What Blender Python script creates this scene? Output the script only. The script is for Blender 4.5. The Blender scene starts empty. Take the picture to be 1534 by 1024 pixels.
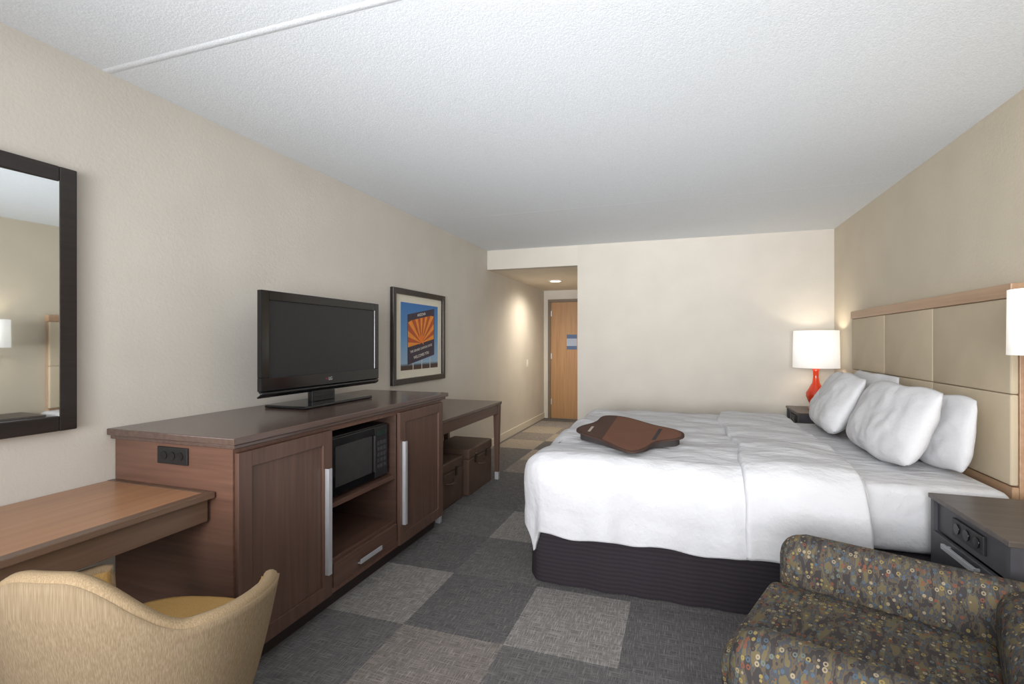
import bpy, bmesh, math, random
from mathutils import Vector, Matrix, noise
random.seed(4)
scene = bpy.context.scene
scene.view_settings.view_transform = 'Standard'
PI = math.pi

# ------------------------------------------------------------------ materials
def lin(c):
    c = c/255.0
    return c/12.92 if c <= 0.04045 else ((c+0.055)/1.055)**2.4
def col(r, g, b): return (lin(r), lin(g), lin(b), 1)

class M:
    def __init__(s, name):
        s.m = bpy.data.materials.new(name); s.m.use_nodes = True
        s.nt = s.m.node_tree; s.n = s.nt.nodes; s.l = s.nt.links
        s.b = s.n['Principled BSDF']
    def node(s, t, **kw):
        n = s.n.new(t)
        for k, v in kw.items(): setattr(n, k, v)
        return n
    def coords(s, scale=(1, 1, 1), rot=(0, 0, 0), kind='Object'):
        tc = s.node('ShaderNodeTexCoord'); mp = s.node('ShaderNodeMapping')
        mp.inputs['Scale'].default_value = scale; mp.inputs['Rotation'].default_value = rot
        s.l.new(tc.outputs[kind], mp.inputs['Vector']); return mp.outputs['Vector']
    def noise(s, vec, scale=5, detail=3, rough=.5, out='Fac'):
        n = s.node('ShaderNodeTexNoise'); n.inputs['Scale'].default_value = scale
        n.inputs['Detail'].default_value = detail; n.inputs['Roughness'].default_value = rough
        s.l.new(vec, n.inputs['Vector']); return n.outputs[out]
    def ramp(s, fac, stops, interp='LINEAR'):
        r = s.node('ShaderNodeValToRGB'); cr = r.color_ramp; cr.interpolation = interp
        while len(cr.elements) < len(stops): cr.elements.new(.5)
        for e, (p, c) in zip(cr.elements, stops): e.position = p; e.color = c
        s.l.new(fac, r.inputs['Fac']); return r.outputs['Color']
    def bump(s, h, strength=.3, dist=.01):
        b = s.node('ShaderNodeBump'); b.inputs['Strength'].default_value = strength
        b.inputs['Distance'].default_value = dist
        s.l.new(h, b.inputs['Height']); s.l.new(b.outputs['Normal'], s.b.inputs['Normal'])
    def base(s, c): s.l.new(c, s.b.inputs['Base Color'])
    def set(s, rough=.5, metal=0, spec=.5, coat=0):
        s.b.inputs['Roughness'].default_value = rough; s.b.inputs['Metallic'].default_value = metal
        s.b.inputs['Specular IOR Level'].default_value = spec; s.b.inputs['Coat Weight'].default_value = coat
        return s

def plain(name, c, rough=.5, metal=0, spec=.5, var=.08, scale=20, coat=0):
    m = M(name).set(rough, metal, spec, coat)
    f = m.noise(m.coords(), scale, 2)
    lo = tuple(x*(1-var) for x in c[:3])+(1,); hi = tuple(min(1, x*(1+var)) for x in c[:3])+(1,)
    m.base(m.ramp(f, [(.3, lo), (.7, hi)])); return m.m
def paint(name, c, bs=60, strength=.25, dist=.004, var=.03):
    m = M(name).set(.75, 0, .25)
    v = m.coords(); f = m.noise(v, 3, 2)
    lo = tuple(x*(1-var) for x in c[:3])+(1,); hi = tuple(min(1, x*(1+var)) for x in c[:3])+(1,)
    m.base(m.ramp(f, [(.3, lo), (.7, hi)]))
    m.bump(m.noise(v, bs, 4, .6), strength, dist); return m.m
def wood(name, c1, c2, axis='Y', rough=.35, spec=.5, coat=.0, scale=1):
    m = M(name).set(rough, 0, spec, coat)
    sc = {'X': (1.2, 30, 30), 'Y': (30, 1.2, 30), 'Z': (30, 30, 1.2)}[axis]
    v = m.coords(tuple(x*scale for x in sc))
    f = m.noise(v, 1.6, 4, .5)
    m.base(m.ramp(f, [(.3, c1), (.7, c2)]))
    m.bump(f, .04, .001); return m.m
def cloth(name, c, var=.1, ws=450, rough=.9, bumpd=.0015, wr=6, ws2=.25):
    m = M(name).set(rough, 0, .15)
    v = m.coords(); f = m.noise(v, wr, 4)
    lo = tuple(x*(1-var) for x in c[:3])+(1,); hi = tuple(min(1, x*(1+var)) for x in c[:3])+(1,)
    m.base(m.ramp(f, [(.3, lo), (.7, hi)]))
    m.bump(m.noise(v, ws, 2), ws2, bumpd); return m.m
def bedding(name, c, st=.6, dist=.035, sc=7):
    m = M(name).set(.9, 0, .1)
    v = m.coords(); f = m.noise(v, 5, 3)
    lo = tuple(x*.95 for x in c[:3])+(1,)
    m.base(m.ramp(f, [(.3, lo), (.7, c)]))
    w = m.noise(m.coords((1, 1.6, 1), (0, 0, .5)), sc, 5, .55)
    m.bump(w, st, dist); return m.m
def emit(name, c, strength, basec=None):
    m = M(name).set(.6, 0, .2)
    v = m.coords(); f = m.noise(v, 200, 2)
    m.base(m.ramp(f, [(0, basec or c), (1, basec or c)]))
    m.b.inputs['Emission Color'].default_value = c; m.b.inputs['Emission Strength'].default_value = strength
    return m.m

WALL = paint('wall_paint', col(204, 198, 188), 75, .35, .004)
WALLR = paint('wall_paint_tan', col(206, 195, 176), 75, .3, .004)
HALLC = paint('hall_ceiling_paint', col(224, 214, 197), 60, .2)
TRIM = plain('trim_paint', col(214, 207, 193), .5, var=.02)
def ceil_mat():
    m = M('stippled_ceiling').set(.95, 0, .1)
    v = m.coords(); f = m.noise(v, 140, 4, .6)
    m.base(m.ramp(f, [(.35, col(222, 227, 232)), (.65, col(234, 238, 242))]))
    m.bump(f, .4, .004); return m.m
CEIL = ceil_mat()

def carpet(name, a, b, c, ang):
    m = M(name).set(.97, 0, .05)
    v1 = m.coords((10, 240, 1), (0, 0, ang)); v2 = m.coords((200, 16, 1), (0, 0, ang))
    f1 = m.noise(v1, 1, 2, .6); f2 = m.noise(v2, 1, 2, .6)
    mx = m.node('ShaderNodeMath', operation='MAXIMUM'); m.l.new(f1, mx.inputs[0]); m.l.new(f2, mx.inputs[1])
    m.base(m.ramp(mx.outputs[0], [(.42, a), (.55, b), (.70, c)]))
    m.bump(m.noise(m.coords(), 500, 2), .4, .003); return m.m
CARP = [carpet('carpet_dark', col(81, 79, 80), col(99, 97, 97), col(124, 121, 120), 0),
        carpet('carpet_charcoal', col(88, 85, 86), col(107, 104, 104), col(132, 129, 127), PI/2),
        carpet('carpet_light', col(108, 104, 102), col(135, 131, 128), col(168, 164, 159), PI/2),
        carpet('carpet_taupe', col(103, 96, 93), col(128, 121, 116), col(157, 150, 144), 0),
        carpet('carpet_tan', col(130, 121, 111), col(152, 143, 131), col(172, 162, 149), 0)]

WOODD = wood('espresso_wood', col(80, 57, 48), col(96, 71, 60), 'Y', .33)
WOODV = wood('espresso_wood_upright', col(80, 59, 50), col(98, 73, 61), 'Z', .38)
WOODS = wood('espresso_wood_side_lit', col(94, 67, 55), col(113, 82, 68), 'X', .38)  # espresso wood made lighter and redder to paint reflected light on the side
WOODN = wood('niche_wood_shaded', col(62, 44, 37), col(78, 57, 48), 'X', .45)  # same wood darkened, the shade inside the niche put into its colour
WOODT = wood('espresso_wood_top', col(82, 65, 58), col(95, 77, 69), 'Y', .22, .6)
DESKW = wood('desktop_wood_reflection', col(158, 114, 82), col(174, 129, 95), 'Y', .3)  # lighter orange tone paints a reflection into the desktop wood
DESKE = wood('dark_desk_edge', col(94, 73, 59), col(110, 88, 72), 'Y', .35)
NIGHTT = wood('grey_brown_laminate', col(74, 66, 61), col(90, 81, 75), 'X', .4)
CHAR = plain('charcoal_laminate', col(66, 65, 70), .45)
RAILW = wood('maple_rail', col(172, 138, 108), col(188, 154, 124), 'Y', .4)
DOORW = wood('honey_door', col(156, 117, 77), col(172, 132, 90), 'Z', .4)
FRAMED = wood('dark_frame', col(32, 27, 25), col(44, 37, 34), 'Y', .3)
BLACKG = plain('gloss_black', col(18, 18, 20), .12, var=.03)
BLACKM = plain('matte_black', col(28, 28, 30), .45)
SCREEN = plain('dark_screen', col(38, 38, 40), .3, 0, .3, var=.05)
STEEL = plain('brushed_steel', col(205, 206, 210), .42, .6, var=.04)
WHITEC = bedding('white_bedding', col(206, 206, 209))
WHITEP = bedding('white_pillowcase', col(218, 218, 220), .45, .03, 5)
PANEL = cloth('tan_upholstery', col(198, 183, 158), .04, 300, .7, .002)
TRUNKM = cloth('brown_leatherette', col(88, 70, 60), .12, 120, .5, .003)
LAPM = cloth('brown_lap_fabric', col(106, 74, 59), .06, 250, .9, .002)
LAPD = cloth('chocolate_lap_fabric', col(78, 59, 52), .06, 250, .9, .002)
LAPE = cloth('dark_lap_edge', col(70, 54, 48), .08, 250, .9, .002)
CUSHM = cloth('charcoal_cushion', col(62, 58, 58), .1, 250, .9, .002)
RED = plain('orange_red_ceramic', col(208, 62, 30), .18, coat=.5, var=.04)
SHADE = emit('lamp_shade_fabric', (1, .96, .9, 1), .5, col(240, 238, 232))
BULB = emit('bulb_glow', (1, .9, .75, 1), 14)
def mirror_mat():
    m = M('mirror_glass').set(.02, 1); m.base(m.ramp(m.noise(m.coords(), 2), [(0, (.82, .85, .85, 1)), (1, (.84, .87, .87, 1))])); return m.m
MIRROR = mirror_mat()
def skirt_mat():
    m = M('ribbed_bed_skirt').set(.9, 0, .15)
    w = m.node('ShaderNodeTexWave', wave_type='BANDS', bands_direction='Z'); w.inputs['Scale'].default_value = 14
    w.inputs['Distortion'].default_value = .5
    m.l.new(m.coords(), w.inputs['Vector'])
    m.base(m.ramp(w.outputs['Fac'], [(0, col(46, 42, 47)), (1, col(53, 48, 52))])); m.bump(w.outputs['Fac'], .1, .0015); return m.m
SKIRT = skirt_mat()
def gold_mat(name, a, b, c):
    m = M(name).set(.9, 0, .12)
    f = m.noise(m.coords((380, 380, 16)), 1, 2, .5)
    m.base(m.ramp(f, [(.3, a), (.5, b), (.7, c)])); m.bump(f, .08, .001); return m.m
GOLDO = gold_mat('striated_beige_fabric', col(130, 112, 88), col(141, 123, 99), col(154, 136, 112))
GOLDI = gold_mat('gold_fabric', col(174, 136, 80), col(184, 147, 90), col(194, 158, 102))
PIPE = gold_mat('beige_padding', col(140, 120, 92), col(152, 131, 103), col(164, 144, 116))
def pattern_mat():
    m = M('chain_pattern_fabric').set(.9, 0, .12)
    v = m.coords()
    mp = m.node('ShaderNodeMapping'); mp.inputs['Scale'].default_value = (64, 50, 56); m.l.new(v, mp.inputs['Vector'])
    vo = m.node('ShaderNodeTexVoronoi', feature='F1'); vo.inputs['Scale'].default_value = 1
    vo.inputs['Randomness'].default_value = .55; m.l.new(mp.outputs[0], vo.inputs['Vector'])
    sep = m.node('ShaderNodeSeparateColor'); m.l.new(vo.outputs['Color'], sep.inputs[0])
    pal = m.ramp(sep.outputs[0], [(0, col(78, 92, 104)), (.2, col(140, 124, 80)), (.36, col(120, 76, 60)), (.54, col(98, 106, 100)), (.7, col(146, 134, 112)), (.9, col(66, 56, 56))], 'CONSTANT')
    bgn = m.noise(m.coords((60, 18, 26)), 1, 2, .5)
    bg = m.ramp(bgn, [(0, col(66, 62, 62)), (.44, col(92, 82, 68)), (.50, col(74, 76, 80)), (.57, col(104, 94, 72))], 'CONSTANT')
    ring = m.ramp(vo.outputs['Distance'], [(0, (0, 0, 0, 1)), (.17, (1, 1, 1, 1)), (.36, (0, 0, 0, 1))], 'CONSTANT')
    mix = m.node('ShaderNodeMix', data_type='RGBA'); m.l.new(ring, mix.inputs[0])
    m.l.new(bg, mix.inputs[6]); m.l.new(pal, mix.inputs[7]); m.base(mix.outputs[2])
    m.bump(m.noise(m.coords(), 400, 2), .4, .002); return m.m
PATT = pattern_mat()

# ------------------------------------------------------------------ helpers
W = {}
def put(o, center, parent):
    scene.collection.objects.link(o)
    c = Vector(center)
    if parent is not None:
        o.parent = parent; o.location = c - W[parent.name]
    else: o.location = c
    W[o.name] = c
    return o
def meta(o, label, cat, group=None):
    o['label'] = label; o['category'] = cat
    if group: o['group'] = group
def root(name, loc, label, cat, rotz=0, local=False, group=None):
    e = bpy.data.objects.new(name, None); e.empty_display_size = .1
    scene.collection.objects.link(e); e.location = loc; e.rotation_euler = (0, 0, rotz)
    W[e.name] = Vector((0, 0, 0)) if local else Vector(loc)
    meta(e, label, cat, group); return e
def mk(name, bm, mat, center, parent=None, smooth=False, mats=None):
    bmesh.ops.recalc_face_normals(bm, faces=bm.faces)
    me = bpy.data.meshes.new(name); bm.to_mesh(me); bm.free()
    for x in (mats or [mat]): me.materials.append(x)
    if smooth:
        for p in me.polygons: p.use_smooth = True
    return put(bpy.data.objects.new(name, me), center, parent)
def addbox(bm, b, c):
    x0, x1, y0, y1, z0, z1 = b
    vs = [bm.verts.new((x-c[0], y-c[1], z-c[2])) for x in (x0, x1) for y in (y0, y1) for z in (z0, z1)]
    fs = [(0, 1, 3, 2), (4, 6, 7, 5), (0, 4, 5, 1), (2, 3, 7, 6), (0, 2, 6, 4), (1, 5, 7, 3)]
    return [bm.faces.new([vs[i] for i in f]) for f in fs]
def boxes(name, bl, mat, parent=None, bevel=.003, seg=2, smooth=False):
    lo = [min(b[i] for b in bl) for i in (0, 2, 4)]; hi = [max(b[i] for b in bl) for i in (1, 3, 5)]
    c = [(a+b)/2 for a, b in zip(lo, hi)]
    bm = bmesh.new()
    for b in bl: addbox(bm, b, c)
    if bevel: bmesh.ops.bevel(bm, geom=bm.edges[:], offset=bevel, segments=seg, affect='EDGES', profile=.5)
    return mk(name, bm, mat, c, parent, smooth)
def box(name, x0, x1, y0, y1, z0, z1, mat, parent=None, bevel=.003, seg=2, smooth=False):
    return boxes(name, [(x0, x1, y0, y1, z0, z1)], mat, parent, bevel, seg, smooth)
def struct(o): o['kind'] = 'structure'; return o
def lathe(name, prof, center, mat, parent=None, n=40):
    bm = bmesh.new(); rings = []
    for r, z in prof:
        rings.append([bm.verts.new((r*math.cos(2*PI*i/n), r*math.sin(2*PI*i/n), z)) for i in range(n)])
    for a, b in zip(rings, rings[1:]):
        for i in range(n): bm.faces.new((a[i], a[(i+1) % n], b[(i+1) % n], b[i]))
    if prof[0][0] > 1e-4: bm.faces.new(rings[0][::-1])
    if prof[-1][0] > 1e-4: bm.faces.new(rings[-1])
    bmesh.ops.remove_doubles(bm, verts=bm.verts, dist=1e-5)
    return mk(name, bm, mat, center, parent, True)
def tube_shade(name, r0, r1, h, center, mat, parent, n=64):
    bm = bmesh.new(); rings = []
    for r, z in ((r0, 0), (r1, h), (r1-.003, h), (r0-.003, 0)):
        rings.append([bm.verts.new((r*math.cos(2*PI*i/n), r*math.sin(2*PI*i/n), z)) for i in range(n)])
    for k in range(4):
        a, b = rings[k], rings[(k+1) % 4]
        for i in range(n):
            f = bm.faces.new((a[i], a[(i+1) % n], b[(i+1) % n], b[i])); f.smooth = k in (0, 2)
    return mk(name, bm, mat, center, parent)
def cyl(name, p0, p1, r0, r1, mat, parent=None, n=20):
    p0 = Vector(p0); p1 = Vector(p1); d = p1-p0; c = (p0+p1)/2
    bm = bmesh.new()
    bmesh.ops.create_cone(bm, cap_ends=True, segments=n, radius1=r0, radius2=r1, depth=d.length)
    q = Vector((0, 0, 1)).rotation_difference(d.normalized())
    bmesh.ops.rotate(bm, verts=bm.verts, cent=(0, 0, 0), matrix=q.to_matrix())
    o = mk(name, bm, mat, c, parent)
    for p in o.data.polygons: p.use_smooth = len(p.vertices) == 4
    return o
def surf(name, f, nu, nv, mat, parent=None, thick=0, offset=0, smooth=True, center=None):
    pts = [[Vector(f(i/nu, j/nv)) for j in range(nv+1)] for i in range(nu+1)]
    flat = [p for r in pts for p in r]
    if center is None: center = sum(flat, Vector())/len(flat)
    center = Vector(center)
    bm = bmesh.new(); vs = [[bm.verts.new(p-center) for p in r] for r in pts]
    for i in range(nu):
        for j in range(nv): bm.faces.new((vs[i][j], vs[i+1][j], vs[i+1][j+1], vs[i][j+1]))
    o = mk(name, bm, mat, center, parent, smooth)
    if thick:
        s = o.modifiers.new('solid', 'SOLIDIFY'); s.thickness = thick; s.offset = offset
    return o
def tube(name, path, r, mat, parent, n=8, center=(0, 0, 0)):
    P = [Vector(p) for p in path]; c = Vector(center); bm = bmesh.new(); rings = []
    for i, p in enumerate(P):
        t = (P[min(i+1, len(P)-1)]-P[max(i-1, 0)]).normalized()
        a = t.cross(Vector((0, 0, 1))).normalized(); b = t.cross(a).normalized()
        rings.append([bm.verts.new(p-c+a*r*math.cos(2*PI*k/n)+b*r*math.sin(2*PI*k/n)) for k in range(n)])
    for x, y in zip(rings, rings[1:]):
        for k in range(n): bm.faces.new((x[k], x[(k+1) % n], y[(k+1) % n], y[k]))
    bm.faces.new(rings[0]); bm.faces.new(rings[-1][::-1])
    return mk(name, bm, mat, c, parent, True)
def prism(name, pts, z0f, z1f, mat, parent=None, bevel=0):
    cx = sum(p[0] for p in pts)/len(pts); cy = sum(p[1] for p in pts)/len(pts); cz = z0f(cx, cy)
    bm = bmesh.new()
    a = [bm.verts.new((x-cx, y-cy, z0f(x, y)-cz)) for x, y in pts]
    b = [bm.verts.new((x-cx, y-cy, z1f(x, y)-cz)) for x, y in pts]
    bm.faces.new(a[::-1]); top = bm.faces.new(b); n = len(pts)
    for i in range(n): bm.faces.new((a[i], a[(i+1) % n], b[(i+1) % n], b[i]))
    if bevel: bmesh.ops.bevel(bm, geom=list(top.edges), offset=bevel, segments=3, affect='EDGES')
    return mk(name, bm, mat, (cx, cy, cz), parent)
def spline(pts, k=5):
    out = []; n = len(pts)
    for i in range(n):
        p0, p1, p2, p3 = [Vector(pts[(i+j-1) % n]) for j in range(4)]
        for s in range(k):
            t = s/k
            out.append(tuple(.5*((2*p1)+(-p0+p2)*t+(2*p0-5*p1+4*p2-p3)*t*t+(-p0+3*p1-3*p2+p3)*t**3)))
    return out
def text(name, body, size, loc, rot, mat, parent, ext=.0006):
    cu = bpy.data.curves.new(name, 'FONT'); cu.body = body; cu.size = size; cu.align_x = 'CENTER'; cu.align_y = 'CENTER'; cu.extrude = ext
    t = bpy.data.objects.new(name+'_c', cu)
    me = bpy.data.meshes.new_from_object(t); me.materials.clear(); me.materials.append(mat)
    bpy.data.objects.remove(t)
    o = bpy.data.objects.new(name, me); put(o, loc, parent); o.rotation_euler = rot; return o
def fn(x, y, z=0, s=1): return noise.noise(Vector((x*s, y*s, z*s)))

# ------------------------------------------------------------------ room
XL, XR, YB, YF, H = -2.32, 1.47, -1.3, 5.85, 2.5
YH, XH, HH = 8.58, -1.17, 2.26
T = .12
struct(box('wall_left', XL-T, XL, YB-T, YH+T, 0, H, WALL, bevel=0))
struct(box('wall_right', XR, XR+T, YB-T, YF+T, 0, H, WALLR, bevel=0))
struct(box('wall_far', XH, XR, YF, YF+T, 0, H, WALL, bevel=0))
struct(box('wall_header', XL, XH, YF, YF+T, HH, H, WALL, bevel=0))
struct(box('wall_hall', XH, XH+T, YF+T, YH, 0, H, WALL, bevel=0))
struct(box('wall_entry', XL, XH+T, YH, YH+T, 0, H, WALL, bevel=0))
wx0, wx1, wz0, wz1 = -1.7, 1.0, .75, 2.25
struct(boxes('wall_rear', [(XL, wx0, YB-T, YB, 0, H), (wx1, XR, YB-T, YB, 0, H), (wx0, wx1, YB-T, YB, 0, wz0), (wx0, wx1, YB-T, YB, wz1, H)], WALL, bevel=0))
struct(boxes('window_1', [(wx0, wx0+.05, YB-.09, YB-.03, wz0, wz1), (wx1-.05, wx1, YB-.09, YB-.03, wz0, wz1), (wx0+.05, wx1-.05, YB-.09, YB-.03, wz0, wz0+.05),
      (wx0+.05, wx1-.05, YB-.09, YB-.03, wz1-.05, wz1), (-.37, -.33, YB-.085, YB-.035, wz0+.05, wz1-.05)], TRIM))
struct(box('ceiling', XL-T, XR+T, YB-T, YF+T, H, H+T, CEIL, bevel=0))
struct(box('ceiling_hall', XL, XH, YF+T, YH, HH, HH+.1, HALLC, bevel=0))
for yy, w, d in ((1.45, .022, .0035), (4.25, .025, .002)):
    struct(surf('trim_1' if yy < 2 else 'trim_2', lambda u, v: (XL+u*(XR-XL), yy+(v-.5)*w*2, H+.001-d*math.sin(PI*v)), 2, 8, CEIL))
TX, TY = .505, .56
spec = {(0, 0): 2, (2, 0): 2, (1, -1): 3, (1, 2): 2, (-1, 7): 4, (0, 6): 4, (0, 8): 4, (-1, 9): 4, (1, 0): 0, (0, -1): 1, (2, -1): 1, (3, 0): 0, (1, 1): 1, (0, 1): 0, (0, 2): 1, (0, 3): 0, (1, 3): 1, (2, -2): 2, (3, -1): 1, (1, 5): 1, (0, 5): 3}
bm = bmesh.new(); fc = (-.4, 3, 0)
def tiles(x0, x1, y0, y1):
    for ix in range(math.floor((x0+1.765)/TX), math.ceil((x1+1.765)/TX)):
        for iy in range(math.floor((y0-2.09)/TY), math.ceil((y1-2.09)/TY)):
            a = max(x0, -1.765+ix*TX); b = min(x1, -1.765+(ix+1)*TX); c = max(y0, 2.09+iy*TY); d = min(y1, 2.09+(iy+1)*TY)
            if b-a < 1e-4 or d-c < 1e-4: continue
            f = bm.faces.new([bm.verts.new((x-fc[0], y-fc[1], 0)) for x, y in ((a, c), (b, c), (b, d), (a, d))])
            r = random.Random(ix*31+iy*7+900).random()
            f.material_index = spec.get((ix, iy), 0 if r < .42 else 1 if r < .82 else 2 if r < .93 else 3)
tiles(XL, XR, YB, YF); tiles(XL, XH, YF, YH)
struct(mk('floor', bm, None, fc, mats=CARP))
bt = .012
struct(box('baseboard_left', XL, XL+bt, YB, YH, 0, .1, TRIM, bevel=.003))
struct(box('baseboard_right', XR-bt, XR, YB, YF, 0, .1, TRIM))
struct(box('baseboard_far', XH, XR-bt, YF-bt, YF, 0, .1, TRIM))
struct(box('baseboard_hall', XH-bt, XH, YF, YH, 0, .1, TRIM))

# entry door
dx0, dx1 = -2.19, -1.29
FRM = plain('door_frame_paint', col(112, 97, 80), .5)
struct(boxes('trim_3', [(dx0-.05, dx0, YH-.03, YH, 0, 2.05), (dx1, dx1+.05, YH-.03, YH, 0, 2.05), (dx0-.05, dx1+.05, YH-.03, YH, 2.05, 2.1)], FRM))
dr = struct(box('door_1', dx0+.003, dx1-.003, YH-.025, YH, .008, 2.047, DOORW))
box('door_plate', -1.38, -1.33, YH-.033, YH-.025, .95, 1.12, STEEL, dr)
cyl('door_handle', (-1.355, YH-.06, 1.04), (-1.47, YH-.06, 1.04), .009, .009, STEEL, dr)
for z in (.25, 1.05, 1.8): box('hinge', dx0+.004, dx0+.02, YH-.032, YH-.025, z, z+.1, STEEL, dr, bevel=.001)
NB = plain('notice_blue', col(72, 94, 132), .5); NW = plain('notice_paper', col(158, 168, 188), .6, var=.02)
nt = root('door_notice', (-1.81, YH-.026, 1.2), 'small white and blue safety notice on the wooden entry door', 'sign')
box('notice_sheet', -1.90, -1.72, YH-.0275, YH-.0255, 1.22, 1.48, NW, nt, bevel=0)
box('notice_header', -1.90, -1.72, YH-.029, YH-.0276, 1.41, 1.48, NB, nt, bevel=0)
box('notice_panel', -1.90, -1.72, YH-.029, YH-.0276, 1.22, 1.28, NB, nt, bevel=0)

sw = root('light_switch', (XL, 7.57, 1.0), 'small white light switch plate on the hallway wall', 'light switch')
SWM = plain('switch_plastic', col(225, 220, 210), .4, var=.02)
box('switch_plate', XL, XL+.006, 7.53, 7.61, .95, 1.07, SWM, sw); box('switch_toggle', XL+.006, XL+.013, 7.56, 7.58, .99, 1.03, SWM, sw)

dl = root('recessed_downlight', (-1.77, 7.19, HH-.02), 'round recessed white downlight in the hallway ceiling', 'ceiling light')
tube('trim_ring', [(-1.77+.09*math.cos(2*PI*i/32), 7.19+.09*math.sin(2*PI*i/32), HH-.006) for i in range(33)], .012, SWM, dl, 8, (-1.77, 7.19, HH-.006))
lathe('light_lens', [(.0001, -.010), (.05, -.008), (.084, 0)], (-1.77, 7.19, HH-.004), BULB, dl)

# ------------------------------------------------------------------ mirror
def frame_boxes(y0, y1, z0, z1, w, x0, x1):
    return [(x0, x1, y0, y0+w, z0, z1), (x0, x1, y1-w, y1, z0, z1), (x0, x1, y0+w, y1-w, z0, z0+w), (x0, x1, y0+w, y1-w, z1-w, z1)]
mr = root('wall_mirror', (XL, .85, 1.0), 'rectangular wall mirror in a dark wood frame above the desk', 'mirror')
boxes('mirror_frame', frame_boxes(.36, 1.32, 1.005, 2.03, .06, XL+.001, XL+.042), FRAMED, mr, bevel=.004)
mp_ = box('mirror_pane', XL+.018, XL+.022, .415, 1.265, 1.06, 1.975, MIRROR, mr, bevel=0)
mp_.rotation_euler = (0, 0, -.040)

# ------------------------------------------------------------------ framed picture
pc = root('framed_picture', (XL, 4.11, .98), 'dark framed print of a state welcome sign with orange sunburst', 'picture')
py0, py1, pz0, pz1 = 3.63, 4.60, .98, 1.815
boxes('picture_frame', frame_boxes(py0, py1, pz0, pz1, .05, XL+.001, XL+.035), FRAMED, pc, bevel=.004)
box('mat_board', XL+.003, XL+.012, py0+.045, py1-.045, pz0+.045, pz1-.045, plain('mat_cream', col(222, 217, 200), .7, var=.02), pc, bevel=0)
def sky_mat():
    m = M('print_sky').set(.5, 0, .3)
    tc = m.node('ShaderNodeTexCoord'); sp = m.node('ShaderNodeSeparateXYZ'); m.l.new(tc.outputs['Generated'], sp.inputs[0])
    m.base(m.ramp(sp.outputs['Z'], [(0, col(86, 62, 48)), (.06, col(70, 60, 60)), (.1, col(150, 180, 205)), (.5, col(96, 150, 200)), (1, col(62, 116, 180))])); return m.m
ay0, ay1, az0, az1 = 3.78, 4.47, 1.10, 1.70
box('print', XL+.012, XL+.0135, ay0, ay1, az0, az1, sky_mat(), pc, bevel=0)
def flat(name, pts, x, mat, parent):
    bm = bmesh.new(); cy = sum(p[0] for p in pts)/len(pts); cz = sum(p[1] for p in pts)/len(pts)
    bm.faces.new([bm.verts.new((0, y-cy, z-cz)) for y, z in pts]); return mk(name, bm, mat, (x, cy, cz), parent)
SGN = plain('sign_maroon', col(60, 50, 66), .6); xs = XL+.0145
PG = plain('post_grey', col(200, 196, 190), .6)
for yy in (3.98, 4.14, 4.30): flat('sign_post', [(yy, az0), (yy+.015, az0), (yy+.015, 1.2), (yy, 1.2)], xs, PG, pc)
shear = .16
def sq(y, z): return (y, z+(y-4.14)*shear)
flat('sign_board', [sq(3.89, 1.185), sq(4.395, 1.185), sq(4.395, 1.635), sq(3.89, 1.635)], xs+.0003, SGN, pc)
bm = bmesh.new(); cx_, cz_ = 4.14, 1.34
def rayend(a):
    dy, dz = math.cos(a), math.sin(a)
    t = min((.243/abs(dy)) if abs(dy) > 1e-4 else 9, (.235/dz) if dz > 1e-4 else 9)
    return sq(cx_+dy*t, cz_+dz*t)
nr = 17
for i in range(nr):
    a0 = PI*i/nr; a1 = PI*(i+1)/nr
    e0 = rayend(a0+1e-3); e1 = rayend(a1-1e-3)
    f = bm.faces.new([bm.verts.new((0, y-cx_, z-cz_)) for y, z in ((cx_, cz_), e0, e1)]); f.material_index = i % 2
mk('sunburst', bm, None, (xs+.0006, cx_, cz_), pc, mats=[plain('ray_yellow', col(236, 146, 54), .6), plain('ray_orange', col(186, 84, 46), .6)])
st = [(4.14+(.07 if k % 2 == 0 else .03)*math.sin(k*PI/5), 1.38+(.07 if k % 2 == 0 else .03)*math.cos(k*PI/5)) for k in range(10)]
flat('star', st, xs+.001, plain('star_copper', col(232, 122, 44), .6), pc)
TXT = plain('sign_white', col(230, 225, 215), .6, var=.02)
for b_, s_, z_ in (('ARIZONA', .036, 1.606), ('THE GRAND CANYON STATE', .031, 1.29), ('WELCOMES YOU', .038, 1.228)):
    t_ = text('lettering', b_, s_, (xs+.0014, 4.14, z_), (0, 0, 0), TXT, pc, .0002)
    t_.rotation_euler = (Matrix.Rotation(math.atan(shear), 3, 'X') @ Matrix(((0, 0, 1), (1, 0, 0), (0, 1, 0)))).to_euler()
RX = (PI/2, 0, PI/2)

# ------------------------------------------------------------------ TV console
cn = root('tv_console', (-1.98, 2.36, 0), 'dark brown wooden media console with two doors and open niche', 'cabinet')
X0, X1 = -2.317, -1.655; Y0, Y1 = 1.485, 3.26; zb, zt = .09, .935
I = .03
boxes('body', [(X0, X1, Y0, Y0+I, zb, zt), (X0, X1, Y1-I, Y1, zb, zt),
      (X0+.001, X0+.015, Y0+I, Y1-I, zb+.001, zt-.001), (X0+.015, X1-.001, Y0+I, Y1-I, zb, zb+.03), (X0+.015, X1-.001, Y0+I, Y1-I, zt-.03, zt)], WOODS, cn, bevel=.001)
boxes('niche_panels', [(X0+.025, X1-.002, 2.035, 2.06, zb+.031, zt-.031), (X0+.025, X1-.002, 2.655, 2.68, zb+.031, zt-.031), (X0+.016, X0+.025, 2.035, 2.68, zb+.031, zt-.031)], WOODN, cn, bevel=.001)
for z0_, z1_ in ((.515, .54), (.245, .262)): box('shelf', X0+.026, X1-.006, 2.061, 2.654, z0_, z1_, WOODD, cn, bevel=.001)
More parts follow.
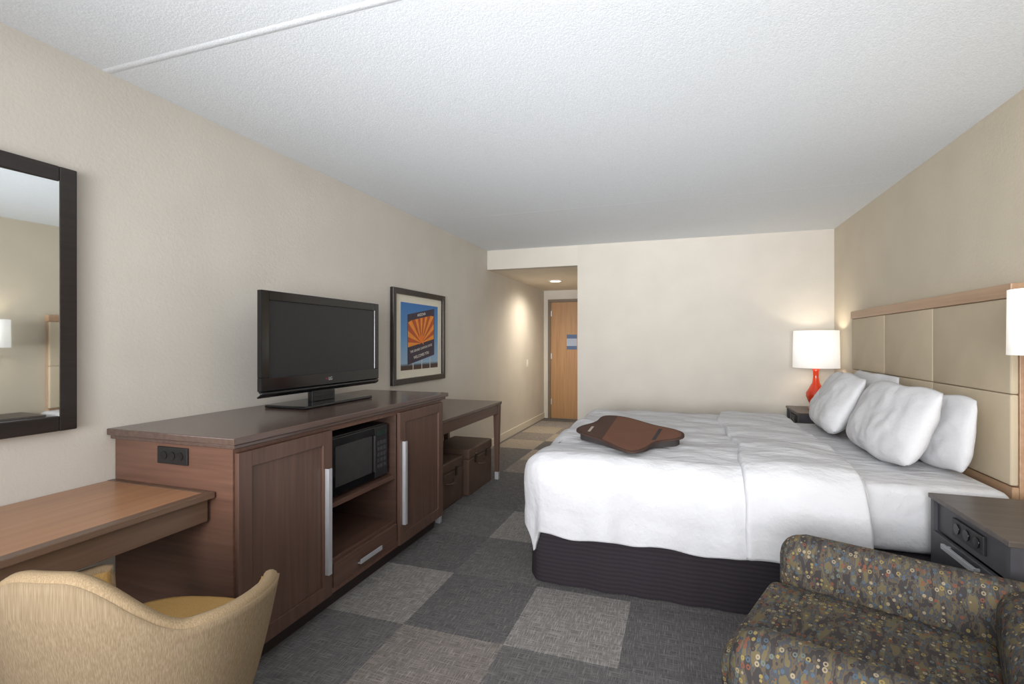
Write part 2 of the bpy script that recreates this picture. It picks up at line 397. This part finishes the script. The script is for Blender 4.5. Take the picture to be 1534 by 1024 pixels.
box('under_shadow_block', X0+.01, X1-.05, Y0+.01, Y1-.01, 0, zb, plain('under_shadow_dark', col(42, 32, 30), .6), cn)  # recessed block, its dark colour painted for the shadow under the cabinet
boxes('top', [(XL+.002, -1.61, 1.450, 3.29, .954, .982), (XL+.002, -1.625, 1.465, 3.275, .936, .9535)], WOODT, cn, bevel=.004, seg=3)
def shaker(name, y0, y1, z0, z1, x, hy):
    w = .065
    d = boxes(name, [(x, x+.02, y0, y0+w, z0, z1), (x, x+.02, y1-w, y1, z0, z1), (x, x+.02, y0+w, y1-w, z0, z0+w), (x, x+.02, y0+w, y1-w, z1-w, z1), (x, x+.01, y0+w, y1-w, z0+w, z1-w)], WOODV, cn, bevel=.0015)
    boxes('handle', [(x+.036, x+.042, hy-.013, hy+.013, .22, .735), (x+.02, x+.036, hy-.013, hy-.008, .22, .735)], STEEL, d, bevel=.001)
    return d
shaker('door', 1.495, 2.045, .1, .915, X1, 2.005)
shaker('door', 2.67, 3.25, .1, .915, X1, 2.71)
dw = box('drawer', X1-.4, X1+.012, 2.065, 2.65, .122, .243, WOODD, cn)
boxes('handle', [(X1+.028, X1+.034, 2.26, 2.46, .163, .187), (X1+.012, X1+.028, 2.26, 2.46, .163, .168)], STEEL, dw, bevel=.001)
def outlet_y(parent, xc, y, zc):
    p = box('power_outlet', xc-.085, xc+.085, y-.008, y, zc-.035, zc+.035, BLACKM, parent, bevel=.003)
    for dx in (-.045, .0, .045):
        cyl('socket', (xc+dx, y-.008, zc), (xc+dx, y-.011, zc), .017, .017, BLACKG, p)
outlet_y(cn, -1.97, Y0, .885)

# microwave
mw = root('microwave', (-1.9, 2.36, .542), 'compact black countertop microwave inside the console niche', 'microwave')
mx = -1.705
box('body', -2.08, mx, 2.09, 2.62, .552, .86, BLACKM, mw, bevel=.006)
md = boxes('door', [(mx, mx+.02, 2.095, 2.48, .557, .855)], BLACKG, mw, bevel=.004)
box('door_window', mx+.02, mx+.0215, 2.13, 2.45, .60, .81, plain('window_mesh', col(56, 54, 54), .25), md, bevel=0)
box('door_handle', mx+.02, mx+.036, 2.458, 2.473, .60, .81, BLACKM, md)
cp = box('control_panel', mx, mx+.018, 2.485, 2.615, .557, .855, BLACKM, mw, bevel=.003)
box('display', mx+.018, mx+.019, 2.50, 2.60, .80, .83, plain('display_dark', col(30, 44, 40), .2), cp, bevel=0)
KEY = plain('key_grey', col(58, 58, 60), .5)
for r in range(5):
    for c in range(3): box('key', mx+.018, mx+.0195, 2.503+c*.034, 2.528+c*.034, .61+r*.034, .632+r*.034, KEY, cp, bevel=0)
for yy in (2.13, 2.58):
    for xx in (-2.04, -1.77): cyl('foot', (xx, yy, .541), (xx, yy, .553), .012, .012, BLACKM, mw)

# ------------------------------------------------------------------ television
tv = root('television', (-2.06, 2.48, .983), 'black flat screen television on a pedestal stand on console', 'television')
tx = -2.02; a0, a1 = 1.985, 3.02; b0, b1 = 1.065, 1.617
boxes('bezel', [(tx-.03, tx, a0, a0+.05, b0+.1, b1), (tx-.03, tx, a1-.05, a1, b0+.1, b1), (tx-.03, tx, a0+.05, a1-.05, b1-.05, b1), (tx-.03, tx, a0, a1, b0+.03, b0+.1), (tx-.08, tx-.031, a0+.16, a1-.16, b0+.1, b1-.08)], BLACKG, tv, bevel=.003)
box('screen', tx-.012, tx-.006, a0+.05, a1-.05, b0+.1, b1-.05, SCREEN, tv, bevel=0)
surf('speaker_bar', lambda u, v: (tx-.028+.022*math.sin(PI*v*.9+.4), a0+u*(a1-a0), b0+.030-.032*v), 24, 8, BLACKG, tv, thick=.008)
box('neck', tx-.06, tx-.02, 2.38, 2.58, .995, b0+.05, BLACKG, tv, bevel=.008)
box('stand_base', -2.2, -1.92, 2.18, 2.80, .983, 1.0, BLACKG, tv, bevel=.007, seg=3)
text('logo', 'LG', .028, (tx+.002, 2.508, b0+.064), RX, plain('logo_grey', col(170, 170, 174), .4), tv, .0005)
o = lathe('logo_ring', [(.0001, 0), (.008, 0), (.008, .001), (.0001, .001)], (tx+.001, 2.475, b0+.064), plain('logo_red', col(100, 40, 50), .4), tv, 20); o.rotation_euler = (0, PI/2, 0)

# ------------------------------------------------------------------ desk near
dk = root('writing_desk', (-2.03, .6, 0), 'wall desk with brown wood top attached beside the console', 'desk')
box('desktop', XL+.004, -1.745, -.35, 1.475, .735, .76, DESKW, dk, bevel=.003)
boxes('edge_band', [(-1.775, -1.735, -.355, 1.477, .738, .7615), (XL+.004, -1.776, 1.45, 1.477, .738, .7615)], DESKE, dk, bevel=.003)
boxes('apron', [(-1.79, -1.765, -.33, 1.47, .645, .735), (XL+.02, -1.79, -.33, -.305, .645, .735)], DESKE, dk)
for xx in (-1.8, -2.28): cyl('leg', (xx, -.30, 0), (xx, -.30, .66), .018, .03, WOODV, dk, 4)

# ------------------------------------------------------------------ far table
ft = root('console_table', (-2.0, 4.0, 0), 'dark brown narrow table with tapered legs against the wall', 'table')
box('tabletop', XL+.014, -1.685, 3.31, 4.64, .738, .765, WOODT, ft, bevel=.004)
boxes('apron', [(-1.725, -1.70, 3.33, 4.62, .65, .738), (XL+.03, -1.725, 4.59, 4.62, .65, .738), (XL+.03, -1.725, 3.33, 3.36, .65, .738)], WOODD, ft)
def tleg(x, y):
    bm = bmesh.new()
    def ring(w, z): return [bm.verts.new((sx*w, sy*w, z)) for sx, sy in ((-1, -1), (1, -1), (1, 1), (-1, 1))]
    r = [ring(.017, .05), ring(.03, .737)]
    bm.faces.new(r[0][::-1]); bm.faces.new(r[1])
    for i in range(4): bm.faces.new((r[0][i], r[0][(i+1) % 4], r[1][(i+1) % 4], r[1][i]))
    l = mk('leg', bm, WOODV, (x, y, 0), ft)
    box('foot_cap', x-.019, x+.019, y-.019, y+.019, 0, .075, STEEL, l)
for x, y in ((-1.722, 4.6), (-1.722, 3.35), (-2.27, 4.6), (-2.27, 3.35)): tleg(x, y)

BRZ = plain('bronze', col(60, 50, 40), .35, .8)
def trunk(y0, y1, x1, h, lab):
    r = root('storage_trunk', ((XL+x1)/2, (y0+y1)/2, 0), lab, 'trunk', group='trunks under the table')
    x0 = x1-.4
    box('body', x0, x1, y0, y1, .0, h-.09, TRUNKM, r, bevel=.012, seg=3)
    box('lid', x0-.003, x1+.004, y0-.004, y1+.004, h-.09, h, TRUNKM, r, bevel=.014, seg=3)
    ym = (y0+y1)/2
    for yy in (ym-.13, ym+.13):
        box('clasp', x1+.002, x1+.010, yy-.018, yy+.018, h-.14, h-.06, BRZ, r, bevel=.003)
    surf('handle', lambda u, v: (x1+.006+.03*math.sin(PI*u), ym-.08+.16*u, h-.17-.012*math.sin(PI*u)+.014*v), 14, 2, TRUNKM, r, thick=.008)
trunk(3.42, 3.96, -1.80, .37, 'brown leatherette storage trunk with lid under the table')
trunk(4.0, 4.55, -1.76, .41, 'taller brown leatherette storage trunk beside the table leg')

# ------------------------------------------------------------------ bed
bed = root('bed', (.3, 3.69, 0), 'king size bed with white mattress and dark ribbed skirt', 'bed')
def rr(x0, x1, y0, y1, r, n=10):
    pts = []
    for cx, cy, a in ((x1-r, y1-r, 0), (x0+r, y1-r, PI/2), (x0+r, y0+r, PI), (x1-r, y0+r, 1.5*PI)):
        for i in range(n+1): pts.append((cx+r*math.cos(a+PI/2*i/n), cy+r*math.sin(a+PI/2*i/n)))
    return pts
def skirt():
    P = rr(-.825, 1.37, 2.70, 4.67, .12)
    n = len(P); dense = []
    for i in range(n):
        a = Vector(P[i]); b = Vector(P[(i+1) % n]); k = max(1, int((b-a).length/.03))
        for j in range(k): dense.append(a.lerp(b, j/k))
    m = len(dense); bm = bmesh.new(); rings = []; c = Vector((.27, 3.685, .19))
    for t in (0, .33, .66, 1):
        ring = []
        for i, p in enumerate(dense):
            d = (dense[(i+1) % m]-dense[i-1]).normalized(); nn = Vector((d.y, -d.x))
            q = p+nn*(1-t)*(.006*math.sin(i*.9)+.010*noise.noise(Vector((i*.15, 0, 0))))
            ring.append(bm.verts.new((q.x-c.x, q.y-c.y, .006+.364*t-c.z)))
        rings.append(ring)
    for a, b in zip(rings, rings[1:]):
        for i in range(m): bm.faces.new((a[i], a[(i+1) % m], b[(i+1) % m], b[i]))
    bm.faces.new(rings[-1]); bm.faces.new(rings[0][::-1])
    return mk('bed_skirt', bm, SKIRT, c, bed)
skirt()
box('mattress', -.77, 1.375, 2.745, 4.635, .372, .69, WHITEC, bed, bevel=.05, seg=5, smooth=True)

RX0, RX1, RY0, RY1, R_ = -.73, 9, 2.765, 4.61, .085
def drape(p, q, ztop, off, seed=0, amp=.022):
    cx = min(max(p, RX0), RX1); cy = min(max(q, RY0), RY1)
    ox, oy = p-cx, q-cy; L = math.hypot(ox, oy)
    wr = .018*fn(p, q, 0, 2.4)+.010*fn(p, q, seed+5, 5)+.010*fn(p*1.5+q*2, q*.4, seed+9, 3)
    if L < 1e-6: return (p, q, ztop+off+wr)
    dx, dy = ox/L, oy/L
    if L > .46: L = .46+(L-.46)*.55
    if L < R_*PI/2: o = R_*math.sin(L/R_); dz = R_*(1-math.cos(L/R_))
    else: o = R_; dz = R_+L-R_*PI/2
    k = min(1, dz/.35)
    ang = math.atan2(dy, dx)
    s = cx*1.0+cy*1.0+ang*.16
    f = amp*k*(math.sin(s*10)+.6*math.sin(s*21+1.3)+1.6*fn(s*4, dz*.5, 0, 1.5))
    o += off*min(1, dz/.05+.3)+.03*k+f*.9+wr*(1-k)+.014*math.sin(PI*min(1, dz/.3))
    return (cx+dx*o, cy+dy*o, ztop+off*(1-min(1, dz/.06))-dz+wr*(1-k)+k*(.028*fn(s, 0, 0, 4)+.009*math.sin(s*21+1)))
ZT = .715
DR = .475
def duv(u, v):
    p = RX0-DR + u*(.80+DR-RX0); q = RY0-DR+v*(RY1-RY0+2*DR)
    return drape(p, q, ZT, .0)
dv = surf('duvet', duv, 160, 190, WHITEC, None, thick=.024, offset=0)
meta(dv, 'white duvet with loose hem draped over the bed', 'duvet')
def duv2(u, v):
    d = .462; q = RY0-d+v*(RY1-RY0+2*d)
    if u < .1: t = u/.1; p = .30-.012*math.cos(t*PI/2)+.012; e = .006+.022*math.sin(t*PI/2)
    elif u > .9: t = (1-u)/.1; p = .80+.012*math.cos(t*PI/2)-.012; e = -.004+.032*math.sin(t*PI/2)
    else: t = (u-.1)/.8; p = .312+t*.476; e = .028+.012*math.sin(PI*t)
    return drape(p+.05*fn(0, q, 3, 2)*(1-u)+.03*fn(1, q, 8, 2)*u, q, ZT, e, 2.0, .022)
surf('folded_flap', duv2, 60, 190, WHITEC, dv, thick=.018, offset=0)

def pillow(cx, cy, cz, w, h, t, lean, twist, seed, label):
    bm = bmesh.new(); N = 48
    for sgn in (1, -1):
        g = []
        for i in range(N+1):
            row = []
            for j in range(N+1):
                u = -1+2*i/N; v = -1+2*j/N
                x = w/2*u*math.sqrt(1-.17*v*v*abs(v)); y = h/2*v*math.sqrt(1-.26*u*u*abs(u))
                e = max(0, (1-abs(u)**3.0)*(1-abs(v)**2.8))**.55
                y += -.030*math.cos(u*PI/2)*(v > 0)*v
                z = sgn*(t/2*e*(1+.28*(-v)) + e*(.018*fn(u*1.4, v*1.4, seed+sgn, 1.3)+.008*fn(u*4, v*2.5, seed, 1.5)))
                z += .03*(v > 0)*v*v*math.cos(u*2)
                x += .006*fn(v*2, seed, 1); y += .014*fn(u*2, seed+3, 1)
                row.append(bm.verts.new((x, y, z)))
            g.append(row)
        for i in range(N):
            for j in range(N): bm.faces.new((g[i][j], g[i+1][j], g[i+1][j+1], g[i][j+1]))
    bmesh.ops.remove_doubles(bm, verts=bm.verts, dist=1e-5)
    o = mk('pillow', bm, WHITEP, (cx, cy, cz), None, True)
    s, c = math.sin(lean), math.cos(lean)
    m = Matrix(((0, s, -c), (-1, 0, 0), (0, c, s))).to_4x4()
    m = Matrix.Translation((cx, cy, cz)) @ Matrix.Rotation(twist, 4, 'Z') @ m
    o.matrix_world = m
    meta(o, label, 'pillow', 'pillows at the headboard'); return o
pillow(1.295, 3.345, .897, .86, .41, .14, .12, 0, 1, 'plump white pillow standing against the headboard')
pillow(1.295, 4.25, .925, .88, .46, .14, .12, 0, 7, 'plump white pillow standing against the headboard')
pillow(1.12, 3.385, .917, .88, .46, .18, .36, .03, 3, 'large white pillow leaning on another pillow')
pillow(1.08, 4.265, .924, .86, .47, .18, .44, -.05, 12, 'large white pillow leaning on another pillow')

# headboard
hb = root('headboard', (1.44, 3.96, .4), 'tan upholstered panel headboard with maple wood rails', 'headboard')
hy0, hy1 = 2.85, 5.07
box('back_board', 1.437, 1.468, hy0, hy1, .42, 1.549, RAILW, hb)
box('top_rail', 1.400, 1.468, hy0-.01, hy1+.01, 1.550, 1.615, RAILW, hb, bevel=.004)
box('bottom_rail', 1.41, 1.436, hy0, hy1, .60, .695, RAILW, hb, bevel=.003)
pw = (hy1-hy0)/3
for i in range(3):
    for z0, z1 in ((.70, 1.112), (1.114, 1.549)):
        box('upholstered_panel', 1.405, 1.436, hy0+i*pw+.001, hy0+(i+1)*pw-.001, z0, z1, PANEL, hb, bevel=.009, seg=4, smooth=True)

# ------------------------------------------------------------------ nightstands
def nightstand(y0, y1, lab):
    x0, x1 = 1.035, 1.455
    r = root('nightstand', ((x0+x1)/2, (y0+y1)/2, 0), lab, 'nightstand', group='nightstands beside the bed')
    box('top', x0-.01, x1, y0-.01, y1, .671, .69, NIGHTT, r, bevel=.002)
    boxes('body', [(x0, x1, y0, y0+.025, .05, .67), (x0, x1, y1-.025, y1, .05, .67), (x0+.015, x1-.02, y0+.025, y1-.025, .54, .669), (x1-.02, x1-.001, y0+.025, y1-.025, .05, .669), (x0+.03, x1-.02, y0+.025, y1-.025, .05, .08)], CHAR, r, bevel=.001)
    box('plinth', x0+.05, x1-.01, y0+.02, y1-.02, 0, .05, BLACKM, r)
    ym = (y0+y1)/2
    d1 = box('drawer', x0-.004, x0+.014, y0+.03, y1-.03, .30, .535, CHAR, r)
    d2 = box('drawer', x0-.004, x0+.014, y0+.03, y1-.03, .09, .29, CHAR, r)
    for d, z in ((d1, .515), (d2, .27)):
        boxes('handle', [(x0-.03, x0-.018, ym-.12, ym+.12, z-.01, z+.01), (x0-.018, x0-.003, ym-.11, ym-.1, z-.005, z+.005), (x0-.018, x0-.003, ym+.1, ym+.11, z-.005, z+.005)], STEEL, d, bevel=.001)
    p = box('power_outlet', x0+.004, x0+.016, ym-.11, ym+.11, .57, .64, BLACKM, r)
    for dy in (-.07, 0, .07): cyl('socket', (x0+.004, ym+dy, .605), (x0, ym+dy, .605), .02, .02, BLACKG, p)
    return r
nightstand(2.10, 2.66, 'charcoal nightstand with wood top and power outlet by armchair')
nightstand(5.26, 5.82, 'charcoal nightstand holding the red lamp near the wall corner')

# red lamp
lx, ly = 1.24, 5.55
lm = root('table_lamp', (lx, ly, .69), 'table lamp with orange red gourd base and white drum shade', 'lamp')
lathe('lamp_base', [(.0001, .0), (.066, .0), (.07, .012), (.054, .03), (.044, .045), (.066, .08), (.086, .13), (.084, .165), (.06, .21), (.033, .26), (.024, .32), (.026, .37), (.034, .40), (.02, .41), (.0001, .41)], (lx, ly, .691), RED, lm, 48)
cyl('lamp_stem', (lx, ly, 1.09), (lx, ly, 1.20), .008, .008, STEEL, lm)
tube_shade('lamp_shade', .20, .194, .36, (lx, ly, 1.10), SHADE, lm)
lathe('bulb', [(.0001, 0), (.02, .01), (.03, .045), (.02, .08), (.0001, .09)], (lx, ly, 1.2), BULB, lm, 20)

# wall sconce near
sx, sy = 1.29, 2.41
sc = root('wall_sconce', (1.46, sy, 1.25), 'wall mounted reading lamp with white cylinder shade', 'wall lamp')
box('wall_plate', 1.452, 1.469, sy-.05, sy+.05, 1.14, 1.30, STEEL, sc)
cyl('arm', (1.455, sy, 1.22), (sx, sy, 1.22), .008, .008, STEEL, sc)
cyl('stem', (sx, sy, 1.215), (sx, sy, 1.36), .007, .007, STEEL, sc)
tube_shade('lamp_shade', .105, .103, .25, (sx, sy, 1.30), SHADE, sc, 48)
lathe('bulb', [(.0001, 0), (.02, .01), (.03, .045), (.02, .08), (.0001, .09)], (sx, sy, 1.36), BULB, sc, 20)

# ------------------------------------------------------------------ lap desk
lp = root('lap_desk', (-.33, 3.15, .74), 'brown lap desk with charcoal cushion resting on the white duvet', 'lap desk')
zp = lambda x, y: .757+.10*(y-2.8)
ol = spline([(-.515, 3.54), (-.372, 3.53), (-.167, 3.36), (-.010, 3.25), (0.005, 3.107), (-.132, 2.988), (-.196, 2.835), (-.28, 2.78), (-.454, 2.962), (-.622, 3.11), (-.625, 3.23), (-.55, 3.36)], 6)
prism('board', ol, lambda x, y: zp(x, y)-.010, zp, LAPE, lp, bevel=.003)
cxl, cyl_ = -.33, 3.16
inner = [(cxl+(x-cxl)*.95, cyl_+(y-cyl_)*.95) for x, y in ol]
prism('board_pad', inner, lambda x, y: zp(x, y)-.002, lambda x, y: zp(x, y)+.0012, LAPM, lp)
prism('dark_pad', [(x, y) for x, y in inner if x < -.42], lambda x, y: zp(x, y), lambda x, y: zp(x, y)+.002, LAPD, lp)
prism('cushion', [(cxl+(x-cxl)*.92, cyl_+.01+(y-cyl_)*.90) for x, y in ol], lambda x, y: .732, lambda x, y: zp(x, y)-.0102, CUSHM, lp, bevel=.0)
def strip(name, p, q, w, mat):
    p = Vector(p); q = Vector(q); d = (q-p).normalized(); n = Vector((-d.y, d.x))*w/2
    prism(name, [tuple(p-n), tuple(q-n), tuple(q+n), tuple(p+n)], lambda x, y: zp(x, y)-.001, lambda x, y: zp(x, y)+.003, mat, lp)
strip('strap', (-.124, 3.26), (-.155, 3.01), .02, CUSHM)
strip('label_tab', (-.545, 3.23), (-.55, 3.11), .016, plain('cream_tab', col(160, 152, 136), .7))

# ------------------------------------------------------------------ gold tub chair
tc = root('tub_chair', (-1.475, 1.045, 0), 'gold and beige striated fabric tub chair pulled to the desk', 'chair', rotz=math.radians(15), local=True)
th = math.radians(118)
def sp(v, e): return math.copysign(abs(v)**e, v)
def hrim(a):
    x = abs(a)/th
    s = max(0, min(1, (x-.05)/.40)); s = s*s*(3-2*s)
    return .800-.162*s-.030*max(0, (x-.42)/.58)
def shell(rx, ry, z0, inner=0):
    def f(u, v):
        a = (-1+2*u)*th; h = hrim(a)-inner*.003; z = z0+(h-z0)*v
        k = .63+.37*(max(z-.2, 0)/.42)**.6
        k = min(k, 1.05)
        tip = max(0, (abs(a)/th-.85)/.15)
        x = rx*k*sp(math.sin(a), .9); y = -ry*k*sp(math.cos(a), .9)
        y -= .03*tip*tip*(1-v)**2
        return (x, y, z)
    return f
osh = shell(.33, .31, .22); ish = shell(.296, .278, .30, 1)
surf('outer_shell', osh, 80, 22, GOLDO, tc, thick=.018, offset=0, center=(0, 0, .5))
surf('inner_shell', ish, 80, 22, GOLDI, tc, thick=.018, offset=0, center=(0, 0, .5))
def rimp(u):
    a = Vector(osh(u, 1)); b = Vector(ish(u, 1)); return (a+b)/2+Vector((0, 0, -.003))
rp = [rimp(i/100) for i in range(101)]
def front(u0):
    return [(Vector(osh(u0, 1-i/20))+Vector(ish(u0, 1-i/20)))/2 for i in range(21)]
tube('padded_rim', front(0)[::-1][:-1]+rp+front(1)[1:], .0215, PIPE, tc, 12)
def seatf(z0, z1, s):
    bm = bmesh.new(); n = 48; prof = [(0, z0), (.97, z0), (1, z0+.02), (1, z1-.03), (.96, z1-.006), (.85, z1), (0, z1+.006)]
    rings = []
    for r, z in prof:
        rings.append([bm.verts.new((s*r*sp(math.cos(2*PI*i/n), .7), .02+s*r*sp(math.sin(2*PI*i/n), .7), z)) for i in range(n)])
    for a, b in zip(rings, rings[1:]):
        for i in range(n): bm.faces.new((a[i], a[(i+1) % n], b[(i+1) % n], b[i]))
    bmesh.ops.remove_doubles(bm, verts=bm.verts, dist=1e-5)
    return bm
mk('seat_cushion', seatf(.35, .482, .238), GOLDI, (0, 0, 0), tc, True)
mk('seat_base', seatf(.20, .355, .19), GOLDO, (0, 0, 0), tc, True)
for sx_, sy_ in ((-1, -1), (1, -1), (1, 1), (-1, 1)): cyl('leg', (sx_*.2, sy_*.19, 0), (sx_*.135, sy_*.125, .21), .012, .02, WOODV, tc)

# ------------------------------------------------------------------ patterned armchair
ac = root('patterned_armchair', (.31, 2.13, 0), 'low lounge chair in multicoloured chain pattern fabric beside nightstand', 'armchair', rotz=math.radians(-22), local=True)
def rbox(name, b, r, mat, parent, seg=6):
    return box(name, *b, mat, parent, bevel=r, seg=seg, smooth=True)
rbox('base', (.04, .80, -.70, .13, .10, .33), .02, PATT, ac)
def cushion(name, b, mat, parent):
    x0, x1, y0, y1, z0, z1 = b; c = ((x0+x1)/2, (y0+y1)/2, (z0+z1)/2)
    hx, hy, hz = (x1-x0)/2, (y1-y0)/2, (z1-z0)/2; bm = bmesh.new(); n = 128
    prof = [(0, -1), (.6, -1), (.95, -.97), (.99, -.8), (1, -.4), (1, .4), (.995, .78), (.98, .93), (.95, 1.0), (.7, 1.03), (.4, 1.06), (0, 1.07)]
    rings = []
    for r, z in prof:
        ring = []
        for i in range(n):
            t = 2*PI*i/n; e = .1 if r > .5 else .4
            ring.append(bm.verts.new((hx*r*sp(math.cos(t), e), hy*r*sp(math.sin(t), e), hz*z)))
        rings.append(ring)
    for a, b_ in zip(rings, rings[1:]):
        for i in range(n): bm.faces.new((a[i], a[(i+1) % n], b_[(i+1) % n], b_[i]))
    bmesh.ops.remove_doubles(bm, verts=bm.verts, dist=1e-5)
    return mk(name, bm, mat, c, parent, True)
cushion('seat_cushion', (.015, .64, -.60, .0, .325, .447), PATT, ac)
rbox('arm', (.03, .86, .0, .175, .11, .608), .082, PATT, ac, 12)
rbox('arm', (.08, .86, -.775, -.60, .11, .600), .082, PATT, ac, 12)
rbox('backrest', (.635, .86, -.60, .09, .11, .615), .08, PATT, ac, 12)
for x, y in ((.12, .09), (.76, .09), (.17, -.68), (.76, -.68)): cyl('leg', (x, y, 0), (x, y, .13), .016, .024, WOODV, ac)

# ------------------------------------------------------------------ lights
def area(name, loc, rot, sx, sy, power, c=(1, 1, 1), spread=PI):
    l = bpy.data.lights.new(name, 'AREA'); l.shape = 'RECTANGLE'; l.size = sx; l.size_y = sy; l.energy = power; l.color = c; l.spread = spread
    o = bpy.data.objects.new(name, l); scene.collection.objects.link(o); o.location = loc; o.rotation_euler = rot; return o
def point(name, loc, power, c, r=.03):
    l = bpy.data.lights.new(name, 'POINT'); l.energy = power; l.color = c; l.shadow_soft_size = r
    o = bpy.data.objects.new(name, l); scene.collection.objects.link(o); o.location = loc; return o
area('window_daylight', (-.35, YB+.02, 1.5), (PI/2, 0, 0), 2.6, 1.5, 43, (.99, .99, 1))
area('added_fill_deep', (-.35, YB+.04, 1.5), (PI/2+.10, 0, 0), 2.2, 1.2, 48, (.99, .99, 1), math.radians(75))  # added narrow fill that brightens the far end, not a second window
area('added_ceiling_fill', (-.4, -.9, 1.3), (PI-1.15, 0, 0), 2.4, .9, 15, (.97, .985, 1))  # added fill aimed up at the ceiling, no such fixture in the room
area('added_ceiling_fill_deep', (-.4, -1.1, 1.2), (PI/2+.24, 0, 0), 2.4, .9, 11, (.97, .985, 1), math.radians(50))  # added narrow fill for the farther ceiling, not a room lamp
point('table_lamp_light', (lx, ly, 1.33), 3.0, (1, .88, .72))
point('sconce_light', (sx, sy, 1.46), 2.2, (1, .9, .75))
sl = bpy.data.lights.new('downlight', 'SPOT'); sl.energy = 125; sl.color = (1, .9, .75); sl.spot_size = math.radians(165); sl.spot_blend = 1; sl.shadow_soft_size = .1
so = bpy.data.objects.new('downlight', sl); scene.collection.objects.link(so); so.location = (-1.77, 7.19, HH-.03)

w = bpy.data.worlds.new('world'); scene.world = w; w.use_nodes = True
w.node_tree.nodes['Background'].inputs[0].default_value = (.8, .88, 1, 1); w.node_tree.nodes['Background'].inputs[1].default_value = 1.2

# ------------------------------------------------------------------ camera
cam = bpy.data.cameras.new('camera'); co = bpy.data.objects.new('camera', cam); scene.collection.objects.link(co)
co.location = (0, 0, 1.35); co.rotation_euler = (PI/2, 0, math.atan(254/746))
cam.sensor_width = 36; cam.lens = 746/1534*36; cam.clip_start = .05
scene.camera = co
